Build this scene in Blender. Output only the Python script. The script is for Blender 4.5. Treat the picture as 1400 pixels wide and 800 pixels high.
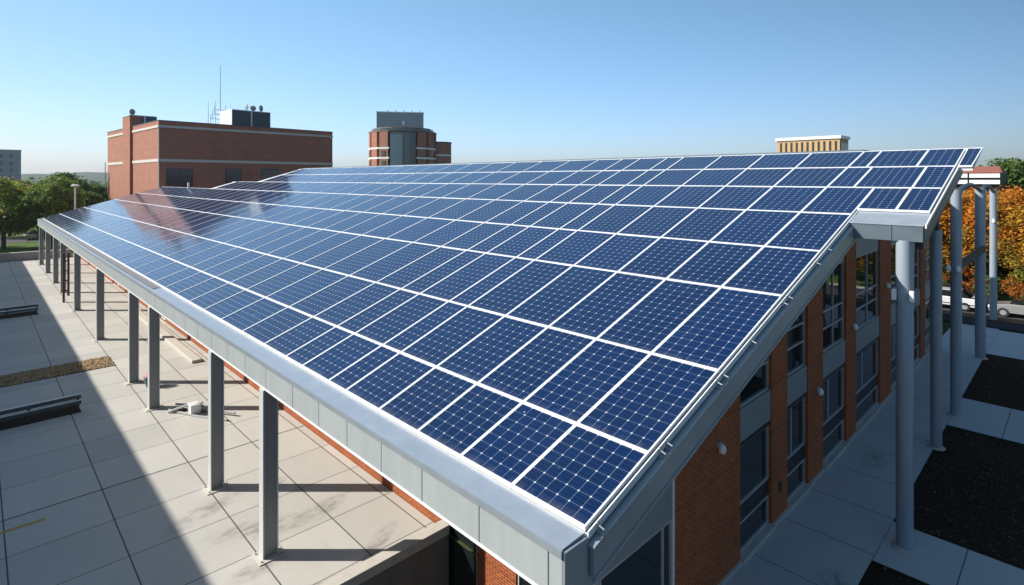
import bpy, bmesh, math, random
from mathutils import Vector, Matrix
R = math.radians
random.seed(7)
for o in list(bpy.data.objects): bpy.data.objects.remove(o)
SC = bpy.context.scene
COL = SC.collection
# ---------------------------------------------------------------- camera
CX, CY = -0.7175, 0.6966            # horizontal view direction
cd = bpy.data.cameras.new('camera'); cam = bpy.data.objects.new('camera', cd); COL.objects.link(cam)
cam.location = (0, 0, 10)
cam.rotation_euler = (R(90), 0, math.atan2(-CX, CY))
cd.sensor_width = 36; cd.lens = 757/1400*36; cd.shift_y = -155/1400
cd.clip_start = 0.1; cd.clip_end = 12000
SC.camera = cam
# ---------------------------------------------------------------- sky, sun, exposure
SUN_EL = 34
to_sun = Vector((-0.6966*math.cos(R(SUN_EL)), -0.7175*math.cos(R(SUN_EL)), math.sin(R(SUN_EL))))
W = bpy.data.worlds.new('World'); SC.world = W; W.use_nodes = True
wn = W.node_tree; bg = wn.nodes['Background']
sky = wn.nodes.new('ShaderNodeTexSky'); sky.sky_type = 'NISHITA'; sky.sun_disc = False
sky.sun_elevation = R(SUN_EL); sky.sun_rotation = math.atan2(to_sun.x, to_sun.y)
sky.air_density = 1.0; sky.dust_density = 1.0; sky.ozone_density = 5.0; sky.altitude = 0
def wm(op, a, b=None, c=None, clamp=False):
    k = wn.nodes.new('ShaderNodeMath'); k.operation = op; k.use_clamp = clamp
    for i, q in enumerate((a, b, c)):
        if q is None: continue
        if isinstance(q, bpy.types.NodeSocket): wn.links.new(q, k.inputs[i])
        else: k.inputs[i].default_value = q
    return k.outputs[0]
tc = wn.nodes.new('ShaderNodeTexCoord'); sx = wn.nodes.new('ShaderNodeSeparateXYZ'); wn.links.new(tc.outputs['Generated'], sx.inputs[0])
hx, hy, hz = sx.outputs
hl = wm('SQRT', wm('ADD', wm('ADD', wm('MULTIPLY', hx, hx), wm('MULTIPLY', hy, hy)), 1e-4))
d_ = wm('DIVIDE', wm('ADD', wm('MULTIPLY', hx, -0.6966), wm('MULTIPLY', hy, -0.7175)), hl)      # towards / away from the sun
d_ = wm('MINIMUM', wm('MAXIMUM', d_, -.75), .75)
gain = wm('ADD', wm('MULTIPLY_ADD', d_, .20, 1.28), wm('MULTIPLY', wm('MULTIPLY', d_, d_), -.95))
el = wm('DIVIDE', wm('MAXIMUM', hz, 0.0), .32, None, True)
def tint(lo, hi): return wm('MULTIPLY', wm('MULTIPLY_ADD', el, hi-lo, lo), gain)
cx_ = wn.nodes.new('ShaderNodeCombineXYZ')
for i, (lo, hi) in enumerate(((1.02, 1.06), (1.04, 1.17), (1.24, 1.04))): wn.links.new(tint(lo, hi), cx_.inputs[i])
mx = wn.nodes.new('ShaderNodeMix'); mx.data_type = 'RGBA'; mx.blend_type = 'MULTIPLY'; mx.inputs[0].default_value = 1
wn.links.new(sky.outputs[0], mx.inputs[6]); wn.links.new(cx_.outputs[0], mx.inputs[7])
wn.links.new(mx.outputs[2], bg.inputs[0]); bg.inputs[1].default_value = 0.112
sd = bpy.data.lights.new('sun', 'SUN'); sun = bpy.data.objects.new('sun', sd); COL.objects.link(sun)
sd.energy = 5.0; sd.angle = R(0.5); sd.color = (1, 0.95, 0.87)
sun.rotation_euler = to_sun.to_track_quat('Z', 'Y').to_euler(); sun.location = (0, 0, 60)
SC.view_settings.view_transform = 'Standard'; SC.view_settings.look = 'None'
SC.view_settings.exposure = 0.42; SC.view_settings.gamma = 1.0
SC.render.engine = 'CYCLES'

# ---------------------------------------------------------------- material helpers
class G:
    """tiny node graph helper"""
    def __init__(s, name):
        s.m = bpy.data.materials.new(name); s.m.use_nodes = True
        s.t = s.m.node_tree; s.n = s.t.nodes; s.p = s.n['Principled BSDF']
    def set(s, inp, v):
        if v is None: return
        if isinstance(v, bpy.types.NodeSocket): s.t.links.new(v, inp)
        else:
            if hasattr(inp.default_value, '__len__') and not hasattr(v, '__len__'): v = (v, v, v)
            if hasattr(inp.default_value, '__len__') and len(inp.default_value) == 4 and len(v) == 3: v = (*v, 1)
            inp.default_value = v
    def M(s, op, a, b=None, c=None, clamp=False):
        k = s.n.new('ShaderNodeMath'); k.operation = op; k.use_clamp = clamp
        s.set(k.inputs[0], a); s.set(k.inputs[1], b); s.set(k.inputs[2], c)
        return k.outputs[0]
    def mix(s, f, a, b, mode='MIX'):
        k = s.n.new('ShaderNodeMix'); k.data_type = 'RGBA'; k.blend_type = mode
        s.set(k.inputs[0], f); s.set(k.inputs[6], a); s.set(k.inputs[7], b)
        return k.outputs[2]
    def noise(s, vec, scale, detail=3, rough=.55):
        k = s.n.new('ShaderNodeTexNoise'); s.set(k.inputs['Vector'], vec)
        k.inputs['Scale'].default_value = scale; k.inputs['Detail'].default_value = detail
        k.inputs['Roughness'].default_value = rough
        return k.outputs[0]
    def co(s, kind='Object'):
        return s.n.new('ShaderNodeTexCoord').outputs[kind]
    def pos(s):
        return s.n.new('ShaderNodeNewGeometry').outputs['Position']
    def sep(s, v):
        k = s.n.new('ShaderNodeSeparateXYZ'); s.set(k.inputs[0], v); return k.outputs
    def comb(s, x, y, z=0.0):
        k = s.n.new('ShaderNodeCombineXYZ')
        for i, q in enumerate((x, y, z)): s.set(k.inputs[i], q)
        return k.outputs[0]
    def ramp(s, f, lo, hi):
        k = s.n.new('ShaderNodeMapRange'); k.interpolation_type = 'SMOOTHSTEP'
        s.set(k.inputs[0], f); k.inputs[1].default_value = lo; k.inputs[2].default_value = hi
        return k.outputs[0]
    def scale(s, v, sx, sy, sz):
        k = s.n.new('ShaderNodeVectorMath'); k.operation = 'MULTIPLY'; s.set(k.inputs[0], v)
        k.inputs[1].default_value = (sx, sy, sz); return k.outputs[0]
    def bump(s, h, strength=.3, dist=.02):
        k = s.n.new('ShaderNodeBump'); s.set(k.inputs['Height'], h)
        k.inputs['Strength'].default_value = strength; k.inputs['Distance'].default_value = dist
        s.t.links.new(k.outputs[0], s.p.inputs['Normal'])
    def fin(s, color, rough=.7, metal=0.0, spec=.5):
        s.set(s.p.inputs['Base Color'], color); s.set(s.p.inputs['Roughness'], rough)
        s.set(s.p.inputs['Metallic'], metal); s.set(s.p.inputs['Specular IOR Level'], spec)
        return s.m

def simple(name, col, rough=.6, metal=0.0, var=.12, scale=3.0, spec=.5, streak=1.0):
    g = G(name); p = g.pos()
    n = g.noise(g.scale(p, 1, 1, streak), scale, 4)
    f = g.M('MULTIPLY_ADD', n, 2*var, 1-var)
    c = g.mix(1.0, col, g.comb(f, f, f), 'MULTIPLY')
    r = g.M('MULTIPLY_ADD', n, .2, rough-.1)
    return g.fin(c, r, metal, spec)

def brick(name, c1, c2, mortar, band=0.0, bw=.22, rh=.075, ms=.012):
    g = G(name); p = g.co('Object'); x, y, z = g.sep(p)
    v = g.comb(g.M('ADD', x, y), z, 0)
    k = g.n.new('ShaderNodeTexBrick'); g.set(k.inputs['Vector'], v)
    k.inputs['Scale'].default_value = 1.0
    k.inputs['Brick Width'].default_value = bw; k.inputs['Row Height'].default_value = rh
    k.inputs['Mortar Size'].default_value = ms; k.inputs['Mortar Smooth'].default_value = .1
    g.set(k.inputs['Color1'], c1); g.set(k.inputs['Color2'], c2); g.set(k.inputs['Mortar'], mortar)
    n = g.noise(p, .6, 4); f = g.M('MULTIPLY_ADD', n, .5, .75)
    c = g.mix(1.0, k.outputs['Color'], g.comb(f, f, f), 'MULTIPLY')
    n2 = g.noise(p, 9, 3); f2 = g.M('MULTIPLY_ADD', n2, .4, .8)
    c = g.mix(1.0, c, g.comb(f2, f2, f2), 'MULTIPLY')
    if band:
        fr = g.M('FRACT', g.M('DIVIDE', z, band))
        b = g.M('LESS_THAN', fr, .035)
        c = g.mix(g.M('MULTIPLY', b, .3), c, (.05, .02, .012))
    g.bump(g.M('SUBTRACT', 1.0, k.outputs['Fac']), .5, .01)
    return g.fin(c, .85, 0, .25)

def concrete(name, base, xl=None, yl=None, stains=None, joint=(.05, .05, .05), jw=.014, tone=.1, bold=None):
    """xl=(offset,step) joints across x; yl = list or (offset,step)"""
    g = G(name); p = g.pos(); x, y, z = g.sep(p)
    n1 = g.noise(p, .35, 5, .6); n2 = g.noise(p, 7, 5, .65); n3 = g.noise(g.scale(p, .5, 3.5, 1), 1.1, 5, .6)
    f = g.M('ADD', g.M('ADD', g.M('MULTIPLY', n1, tone*1.8), g.M('MULTIPLY', n2, tone)), g.M('MULTIPLY_ADD', n3, tone*1.2, 1-2.0*tone))
    cellx = celly = None
    lines = None
    def line(d, w):
        return g.M('LESS_THAN', d, w)
    def add(a, b): return b if a is None else g.M('MAXIMUM', a, b)
    if xl:
        q = g.M('DIVIDE', g.M('SUBTRACT', x, xl[0]), xl[1]); fr = g.M('FRACT', q); cellx = g.M('FLOOR', q)
        d = g.M('MULTIPLY', g.M('MINIMUM', fr, g.M('SUBTRACT', 1.0, fr)), xl[1]); lines = add(lines, line(d, jw))
    if isinstance(yl, tuple):
        q = g.M('DIVIDE', g.M('SUBTRACT', y, yl[0]), yl[1]); fr = g.M('FRACT', q); celly = g.M('FLOOR', q)
        d = g.M('MULTIPLY', g.M('MINIMUM', fr, g.M('SUBTRACT', 1.0, fr)), yl[1]); lines = add(lines, line(d, jw))
    elif yl:
        celly = None
        for q in yl:
            d = g.M('ABSOLUTE', g.M('SUBTRACT', y, q)); lines = add(lines, line(d, jw*1.3))
            st = g.M('GREATER_THAN', y, q); celly = st if celly is None else g.M('ADD', celly, st)
    if bold:
        for q in bold: lines = add(lines, line(g.M('ABSOLUTE', g.M('SUBTRACT', x, q)), .035))
    if cellx is not None and celly is not None:
        wn_ = g.n.new('ShaderNodeTexWhiteNoise'); g.set(wn_.inputs['Vector'], g.comb(cellx, celly, 3.0))
        f = g.M('ADD', f, g.M('MULTIPLY_ADD', wn_.outputs['Value'], .14, -.07))
    c = g.mix(1.0, base, g.comb(f, f, f), 'MULTIPLY')
    if stains:
        tot = None
        for (sx, sy, rx, ry, ang) in stains:
            ca, sa = math.cos(ang), math.sin(ang)
            dx = g.M('SUBTRACT', x, sx); dy = g.M('SUBTRACT', y, sy)
            a = g.M('ADD', g.M('MULTIPLY', dx, ca), g.M('MULTIPLY', dy, sa))
            b = g.M('SUBTRACT', g.M('MULTIPLY', dy, ca), g.M('MULTIPLY', dx, sa))
            rr = g.M('ADD', g.M('POWER', g.M('DIVIDE', a, rx), 2.0), g.M('POWER', g.M('DIVIDE', b, ry), 2.0))
            k = g.ramp(g.M('SUBTRACT', 1.0, rr), 0, 1); tot = add(tot, k)
        ns = g.noise(g.scale(p, 1.6, .7, 1), 2.3, 6, .7)
        sf = g.M('MULTIPLY', g.M('MULTIPLY', tot, g.ramp(ns, .34, .72)), .6)
        c = g.mix(sf, c, (.09, .075, .055))
    # dark crazing / wear streaks
    ns = g.noise(g.scale(p, .35, 1.6, 1), 1.3, 7, .75)
    c = g.mix(g.M('MULTIPLY', g.ramp(ns, .6, .8), .28), c, (.16, .14, .11))
    if lines is not None: c = g.mix(g.M('MULTIPLY', lines, .88), c, joint)
    g.bump(g.M('SUBTRACT', n2, g.M('MULTIPLY', lines, 3.0)) if lines is not None else n2, .25, .01)
    return g.fin(c, .88, 0, .3)

MT = {}
MT['brick'] = brick('orange_red_brick', (.53, .155, .05), (.41, .11, .04), (.14, .06, .035), band=1.35, ms=.013)
MT['brick_far'] = brick('weathered_brick', (.44, .155, .09), (.36, .12, .07), (.32, .19, .14), band=1.2)
MT['brick_beige'] = brick('buff_brick', (.64, .40, .17), (.56, .34, .15), (.45, .32, .2))
MT['plaza'] = concrete('plaza_concrete', (.50, .475, .43), (-22, 2.2), [.6, 2.95, 5.42, 7.57, 9.3],
    stains=[(-18.4, 4.95, .5, 1.5, .35), (-16.3, 6.1, .6, 2.0, -.4), (-16.1, 7.6, .5, 1.2, .2), (-12.9, 6.1, .35, 1.3, -.5), (-13.6, 8.1, .3, 1.0, .5), (-18.1, 6.9, .4, 1.1, .9), (-14.8, 5.2, .5, .8, .1)],
    bold=[-22.0])
MT['walk'] = concrete('walkway_concrete', (.42, .45, .46), None, (14.9, 2.25), joint=(.04, .045, .05), tone=.09,
    stains=[(-4.3, 15.2, .5, .7, .3), (-5.2, 23, .5, 1.0, .1)])
MT['walk_cross'] = concrete('path_concrete', (.44, .47, .48), (-3.85, 1.7), None, joint=(.03, .03, .035), tone=.09)
MT['conc'] = simple('plain_concrete', (.42, .41, .38), .85, 0, .3, 2.2)
MT['conc_dark'] = simple('stained_concrete', (.20, .19, .16), .9, 0, .55, 1.4, streak=.25)
MT['coping'] = simple('coping_concrete', (.55, .51, .44), .85, 0, .15, 4)
MT['fascia'] = simple('grey_painted_metal', (.38, .41, .405), .42, .0, .13, 5.0, streak=.12)
MT['flash'] = simple('brushed_flashing_metal', (.42, .46, .50), .38, .4, .18, 2.6)
MT['gutter'] = simple('tarnished_gutter_metal', (.30, .27, .25), .5, .3, .2, 3)
MT['trim'] = simple('white_metal_trim', (.78, .78, .76), .4, 0, .06, 3)
MT['rake'] = simple('grey_rake_metal', (.34, .38, .40), .38, .3, .12, 2)
MT['seam'] = simple('dark_seam', (.03, .032, .035), .8, 0, .1)
MT['steel'] = simple('grey_steel_column_paint', (.40, .41, .41), .5, .1, .1, 2.5)
MT['steel_round'] = simple('blue_grey_column_paint', (.30, .345, .39), .45, .1, .14, 3, streak=.2)
MT['darkmetal'] = simple('dark_grey_metal', (.07, .085, .10), .5, .2, .2, 2)
MT['frame_w'] = simple('pale_window_frame', (.45, .47, .47), .4, .2, .1)
MT['frame_d'] = simple('dark_window_frame', (.03, .033, .035), .45, .2, .1)
MT['spandrel'] = simple('grey_spandrel_panel', (.26, .29, .31), .45, .1, .08, 1.5)
MT['clampm'] = simple('galvanised_clamp', (.5, .5, .5), .35, .6, .15, 9)
MT['flange'] = simple('sunlit_steel_flange_tone', (.56, .57, .56), .5, .05, .08, 2.5)  # sunlight put into the tone: paler than the web for a bright flange strip
MT['web'] = simple('shaded_steel_web_tone', (.24, .255, .26), .55, .1, .15, 3, streak=.2)  # shade put into the tone: darkened so the recessed web looks unlit
MT['rake_dark'] = simple('shade_darkened_metal', (.14, .175, .20), .4, .3, .12, 2)  # darkened rake metal; puts the near roof's shade into the extension fascia
MT['deck'] = simple('pale_roof_deck', (.62, .63, .62), .6, 0, .1)
MT['white'] = simple('white_lamp_enamel', (.8, .8, .78), .3, 0, .05)
MT['bark'] = simple('tree_bark', (.10, .075, .055), .95, 0, .4, 6)
MT['asphalt'] = simple('asphalt', (.055, .055, .058), .9, 0, .25, 3)
MT['roof_grey'] = simple('roof_membrane', (.3, .3, .3), .9, 0, .2)
MT['red_tile'] = simple('red_roof_tile', (.30, .10, .065), .8, 0, .2)
MT['rimm'] = simple('bronze_roof_rim', (.17, .10, .065), .6, .1, .3, .4)
MT['pink'] = simple('pink_petals', (.7, .12, .2), .7, 0, .3, 30)
MT['teal'] = simple('teal_glazed_pot', (.03, .18, .2), .25, 0, .2, 8)
MT['brown'] = simple('dark_brown_timber', (.09, .055, .04), .8, 0, .3, 6)
MT['rubber'] = simple('tyre_rubber', (.02, .02, .02), .9, 0, .1)
MT['yellow'] = simple('worn_yellow_paint', (.42, .30, .06), .8, 0, .5, 9)

def glassmat(name, col, rough=.04, wave=.0):
    g = G(name); p = g.pos(); n = g.noise(p, .8, 2)
    f = g.M('MULTIPLY_ADD', n, .8, .6)
    c = g.mix(1.0, col, g.comb(f, f, f), 'MULTIPLY')
    g.p.inputs['IOR'].default_value = 1.7
    if wave: g.bump(g.noise(p, 1.5, 1), wave, .05)
    return g.fin(c, rough, 0, .5)
MT['glass'] = glassmat('dark_window_glass', (.012, .018, .018), .03, .05)
MT['glass_far'] = glassmat('grey_window_glass', (.03, .04, .045), .08)

def soil():
    g = G('dark_soil'); p = g.pos(); n = g.noise(p, 14, 6, .7); n2 = g.noise(p, 1.2, 4)
    c = g.mix(n, (.010, .007, .005), (.06, .042, .028)); c = g.mix(g.M('MULTIPLY', n2, .4), c, (.05, .036, .025))
    g.bump(n, 1.0, .06); return g.fin(c, 1.0, 0, .1)
MT['soil'] = soil()
def grassm():
    g = G('lawn_green'); p = g.pos(); n = g.noise(p, 3, 6, .7); n2 = g.noise(p, .12, 3)
    c = g.mix(n, (.03, .09, .015), (.12, .20, .04)); c = g.mix(g.M('MULTIPLY', n2, .35), c, (.16, .15, .06))
    g.bump(n, .8, .08); return g.fin(c, .95, 0, .15)
MT['grass'] = grassm()
def farm():
    g = G('far_land'); p = g.pos(); n = g.noise(p, .012, 6, .6); n2 = g.noise(p, .15, 4, .7)
    c = g.mix(g.ramp(n, .4, .6), (.045, .075, .03), (.10, .10, .05)); c = g.mix(g.M('MULTIPLY', n2, .5), c, (.03, .05, .02))
    return g.fin(c, 1, 0, .05)
MT['far'] = farm()
def gravelm():
    g = G('tan_pebbles'); r = g.n.new('ShaderNodeNewGeometry').outputs['Random Per Island']
    c = g.mix(r, (.50, .34, .17), (.20, .12, .06)); return g.fin(c, .8, 0, .3)
MT['pebble'] = gravelm()
def leaf(name, cols, scale=.5, trans=.3, zmix=None):
    g = G(name); r = g.n.new('ShaderNodeNewGeometry').outputs['Random Per Island']
    n = g.ramp(g.noise(g.co('Object'), scale, 3), .35, .65)
    if zmix:
        z_ = g.sep(g.co('Object'))[2]; n = g.M('ADD', n, g.M('MULTIPLY', g.M('SUBTRACT', zmix, z_), .16), None, True)
    c = g.mix(n, cols[0], cols[1]); c = g.mix(g.ramp(r, .55, .95), c, cols[2])
    g.fin(c, .6, 0, .25)
    tr = g.n.new('ShaderNodeBsdfTranslucent'); g.set(tr.inputs[0], c)
    ms = g.n.new('ShaderNodeMixShader'); ms.inputs[0].default_value = trans
    g.t.links.new(g.p.outputs[0], ms.inputs[1]); g.t.links.new(tr.outputs[0], ms.inputs[2])
    g.t.links.new(ms.outputs[0], g.n['Material Output'].inputs[0]); return g.m
MT['leaf_green'] = leaf('green_leaves', [(.10, .18, .03), (.19, .27, .045), (.34, .34, .07)])
MT['leaf_dark'] = leaf('dark_green_leaves', [(.045, .105, .025), (.09, .15, .03), (.15, .21, .045)])
MT['leaf_yel'] = leaf('yellowing_leaves', [(.13, .23, .035), (.27, .33, .05), (.48, .38, .06)], .35, .4)
MT['leaf_orange'] = leaf('orange_autumn_leaves', [(.62, .20, .015), (.11, .15, .025), (.55, .30, .04)], .42, .35, 5.0)
MT['leaf_gold'] = leaf('gold_and_green_leaves', [(.50, .26, .02), (.10, .17, .03), (.60, .40, .04)], .35, .35, 3.4)
MT['leaf_red'] = leaf('rust_autumn_leaves', [(.42, .09, .02), (.55, .20, .03), (.16, .14, .03)], .5, .3)

def panelmat():
    g = G('blue_solar_cells'); uv = g.n.new('ShaderNodeUVMap'); uv.uv_map = 'cells'
    u, v, _ = g.sep(uv.outputs[0])
    fu, fv = g.M('FRACT', u), g.M('FRACT', v)
    du = g.M('MINIMUM', fu, g.M('SUBTRACT', 1.0, fu)); dv = g.M('MINIMUM', fv, g.M('SUBTRACT', 1.0, fv))
    line = g.M('MAXIMUM', g.M('LESS_THAN', du, .021), g.M('LESS_THAN', dv, .017))
    dia = g.M('LESS_THAN', g.M('ADD', du, dv), .10)
    bb = g.M('LESS_THAN', g.M('ABSOLUTE', g.M('SUBTRACT', g.M('FRACT', g.M('MULTIPLY', fv, 3.0)), .5)), .035)
    fing = g.M('LESS_THAN', g.M('ABSOLUTE', g.M('SUBTRACT', g.M('FRACT', g.M('MULTIPLY', fv, 9.0)), .5)), .12)
    wn_ = g.n.new('ShaderNodeTexWhiteNoise'); g.set(wn_.inputs['Vector'], g.comb(g.M('FLOOR', u), g.M('FLOOR', v), 1.0))
    p = g.pos(); n = g.noise(p, 11, 4, .7)
    info = g.n.new('ShaderNodeObjectInfo')
    c = g.mix(wn_.outputs['Value'], (.0008, .009, .042), (.0012, .015, .064))
    c = g.mix(g.ramp(n, .35, .75), c, (.0015, .008, .04))
    c = g.mix(g.M('MULTIPLY', g.noise(p, .25, 3), .45), c, (.001, .022, .095))
    c = g.mix(g.M('MULTIPLY', info.outputs['Random'], .4), c, (.001, .018, .09))
    c = g.mix(g.M('MULTIPLY', fing, .012), c, (.2, .4, .6))
    c = g.mix(g.M('MULTIPLY', bb, .06), c, (.35, .42, .6))
    c = g.mix(g.M('MULTIPLY', line, .30), c, (.40, .50, .66))
    c = g.mix(g.M('MULTIPLY', dia, .66), c, (.74, .74, .74))
    # dirt that collects along the lower frame, and runs
    dm = g.M('MULTIPLY', g.ramp(g.M('SUBTRACT', .8, v), 0, .8), g.ramp(g.noise(g.scale(p, 3, .6, 1), 2.0, 4, .7), .3, .75))
    c = g.mix(g.M('MULTIPLY', dm, .22), c, (.33, .30, .26))
    c = g.mix(g.M('MULTIPLY', g.ramp(g.noise(p, 8.5, 2, .5), .76, .79), .55), c, (.6, .6, .56))
    # dust film
    c = g.mix(g.M('MULTIPLY', g.ramp(g.noise(g.scale(p, 1, .35, 1), .9, 5, .7), .45, .8), .012), c, (.45, .42, .38))
    g.bump(g.noise(p, 2.2, 2), .10, .04)
    g.p.inputs['IOR'].default_value = 1.5
    return g.fin(c, .10, 0, .5)
MT['cells'] = panelmat()
MT['pframe'] = simple('white_panel_frame', (.74, .75, .76), .4, .0, .06, 4)

# ---------------------------------------------------------------- mesh helpers
class MB:
    def __init__(s): s.v = []; s.f = []; s.sm = False
    def face(s, pts):
        n = len(s.v); s.v += [tuple(p) for p in pts]; s.f.append(tuple(range(n, n+len(pts)))); return s
    def hexa(s, b, t):
        n = len(s.v); s.v += [tuple(p) for p in b] + [tuple(p) for p in t]
        s.f += [(n+3, n+2, n+1, n), (n+4, n+5, n+6, n+7)]
        for i in range(4):
            j = (i+1) % 4; s.f.append((n+i, n+j, n+4+j, n+4+i))
        return s
    def box(s, x0, x1, y0, y1, z0, z1):
        if x0 > x1: x0, x1 = x1, x0
        if y0 > y1: y0, y1 = y1, y0
        return s.hexa([(x0, y0, z0), (x1, y0, z0), (x1, y1, z0), (x0, y1, z0)], [(x0, y0, z1), (x1, y0, z1), (x1, y1, z1), (x0, y1, z1)])
    def tube(s, pts, rad, seg=8, cap=True):
        pts = [Vector(p) for p in pts]; rs = rad if hasattr(rad, '__len__') else [rad]*len(pts)
        n0 = len(s.v)
        for i, p in enumerate(pts):
            d = (pts[min(i+1, len(pts)-1)] - pts[max(i-1, 0)]).normalized()
            a = Vector((0, 0, 1)) if abs(d.z) < .9 else Vector((1, 0, 0))
            u = d.cross(a).normalized(); w = d.cross(u)
            for k in range(seg):
                t = 2*math.pi*k/seg; s.v.append(tuple(p + (u*math.cos(t) + w*math.sin(t))*rs[i]))
        for i in range(len(pts)-1):
            for k in range(seg):
                k2 = (k+1) % seg; a = n0+i*seg
                s.f.append((a+k, a+k2, a+seg+k2, a+seg+k))
        if cap:
            s.f.append(tuple(n0+k for k in range(seg))[::-1]); e = n0+(len(pts)-1)*seg
            s.f.append(tuple(e+k for k in range(seg)))
        return s
    def lathe(s, cx, cy, prof, seg=24):
        n0 = len(s.v)
        for (r, z) in prof:
            for k in range(seg):
                t = 2*math.pi*k/seg; s.v.append((cx+r*math.cos(t), cy+r*math.sin(t), z))
        for i in range(len(prof)-1):
            for k in range(seg):
                k2 = (k+1) % seg; a = n0+i*seg; s.f.append((a+k, a+k2, a+seg+k2, a+seg+k))
        s.f.append(tuple(n0+k for k in range(seg))[::-1]); e = n0+(len(prof)-1)*seg; s.f.append(tuple(e+k for k in range(seg)))
        return s
    def build(s, name, mat, parent=None, off=None, smooth=False, bevel=0):
        if off is None: off = Vector(parent['_w']) if parent is not None and '_w' in parent else Vector((0, 0, 0))
        me = bpy.data.meshes.new(name)
        me.from_pydata([(x-off[0], y-off[1], z-off[2]) for x, y, z in s.v], [], s.f)
        bm = bmesh.new(); bm.from_mesh(me); bmesh.ops.recalc_face_normals(bm, faces=bm.faces); bm.to_mesh(me); bm.free()
        me.materials.append(MT[mat] if isinstance(mat, str) else mat)
        if smooth:
            me.shade_smooth()
            try: me.set_sharp_from_angle(angle=R(40))
            except Exception: pass
        o = bpy.data.objects.new(name, me); COL.objects.link(o)
        if parent is not None:
            o.parent = parent; o['_w'] = tuple(off)
        else: o.location = off
        if bevel:
            b = o.modifiers.new('bevel', 'BEVEL'); b.width = bevel; b.segments = 2; b.limit_method = 'ANGLE'
        return o
def tag(o, label, cat, group=None, kind=None):
    if label: o['label'] = label
    if cat: o['category'] = cat
    if group: o['group'] = group
    if kind: o['kind'] = kind
    return o
def thing(name, label, cat, loc=(0, 0, 0), rz=0, group=None, local=False):
    o = bpy.data.objects.new(name, None); COL.objects.link(o); o.location = loc; o.rotation_euler = (0, 0, rz)
    o.empty_display_size = .2
    o['_w'] = (0, 0, 0) if local else tuple(loc)
    return tag(o, label, cat, group)
def struct(name, mb, mat, label=None):
    o = mb.build(name, mat); o['kind'] = 'structure'
    if label: o['label'] = label
    return o
def copy_tree(o, parent=None, loc=None, rz=None, sc=None, label=None, group=None):
    c = o.copy(); COL.objects.link(c)
    if parent is not None: c.parent = parent
    if loc is not None: c.location = loc
    if rz is not None: c.rotation_euler = (0, 0, rz)
    if sc is not None: c.scale = sc
    if label: c['label'] = label
    if group: c['group'] = group
    for ch in list(o.children): copy_tree(ch, c)
    return c

# ---------------------------------------------------------------- the ground
PX0, PX1, PY0, PY1 = -12.45, -6.6, 4.6, 9.6            # sunken light well
def sheet(x0, x1, y0, y1, z, hole=None):
    m = MB()
    if not hole: return m.face([(x0, y0, z), (x1, y0, z), (x1, y1, z), (x0, y1, z)])
    a, b, c, d = hole
    for (p, q, r_, s_) in ((x0, a, y0, y1), (b, x1, y0, y1), (a, b, y0, c), (a, b, d, y1)):
        m.face([(p, r_, z), (q, r_, z), (q, s_, z), (p, s_, z)])
    return m
struct('ground', sheet(-6000, 6000, -6000, 6000, -.06, (PX0, PX1, PY0, PY1)), 'far')
struct('plaza', sheet(-90.7, PX1+2.6, -6.9, 9.6, 0, (PX0, PX1, PY0, PY1)), 'plaza')
struct('walkway', sheet(-6.2, -3.85, 9.0, 49, .004), 'walk')
struct('plaza_end', sheet(-3.999, 2, -6.9, 9.0, .002), 'walk')
for (y0, y1) in ((16.9, 19.25), (28.4, 32.4), (41.6, 48.6)):
    struct('path', sheet(-3.85, 30, y0, y1, .005), 'walk_cross')
for (y0, y1) in ((9.0, 16.9), (19.25, 28.4), (32.4, 41.6)):
    m = MB(); nx, ny = 40, 26
    for i in range(nx+1):
        for j in range(ny+1):
            x = -3.85 + (13.85)*i/nx; y = y0 + (y1-y0)*j/ny
            e = min(i, nx-i, j, ny-j)
            m.v.append((x, y, -.05 + (0.03*random.random() if e else 0)))
    for i in range(nx):
        for j in range(ny):
            a = i*(ny+1)+j; m.f.append((a, a+ny+1, a+ny+2, a+1))
    struct('planting_bed', m, 'soil')
# lawn, roads left and right
struct('lawn', sheet(-117, -91.5, -30, 60, -.02), 'grass')
struct('road', sheet(-127, -117, -200, 200, -.01), 'asphalt')
struct('far_lawn', sheet(-190, -127, -200, 120, -.02), 'grass')
struct('road', sheet(-60, 80, 53.0, 58.2, .0), 'asphalt')
struct('pavement', sheet(-60, 80, 51.2, 53.0, .006), 'walk_cross')
struct('lawn', sheet(-60, 80, 58.5, 110, .03), 'grass')
m = MB().box(-60, 80, 58.2, 58.5, -.02, .13); struct('kerb', m, 'coping')
struct('yellow_line', MB().face([(-21.35, -2.2, .004), (-21.2, -2.2, .004), (-21.2, 1.5, .004), (-21.35, 1.5, .004)]), 'yellow')

# light well (sunken)
rt = thing('retaining_wall', 'stained concrete retaining wall with pale coping around the sunken light well', 'retaining wall', (PX0, PY1, -3))
MB().box(PX0-.25, PX0, PY0, PY1, -3, -.01).build('wall', 'conc_dark', rt)
MB().box(PX0, PX1, PY0-.25, PY0, -3, -.01).build('wall', 'conc_dark', rt)
MB().box(PX0-.32, PX0+.03, PY0-.3, PY1, .0, .26).build('coping', 'coping', rt, bevel=.01)
MB().box(PX0+.03, PX1, PY0-.3, PY0+.03, .0, .26).build('coping', 'coping', rt)
MB().box(PX0-.62, PX0-.325, PY0-.3, PY1, .002, .012).build('drain_channel', 'seam', rt)
struct('light_well_floor', MB().box(PX0, PX1, PY0, PY1, -3.1, -3), 'conc')
cb = MB().box(-50, -33.6, 8.45, 8.95, 0, .16).build('concrete_kerb', 'coping', bevel=.03)
tag(cb, 'long low pale concrete kerb lying on the sunlit plaza behind the square columns', 'kerb')
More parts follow.
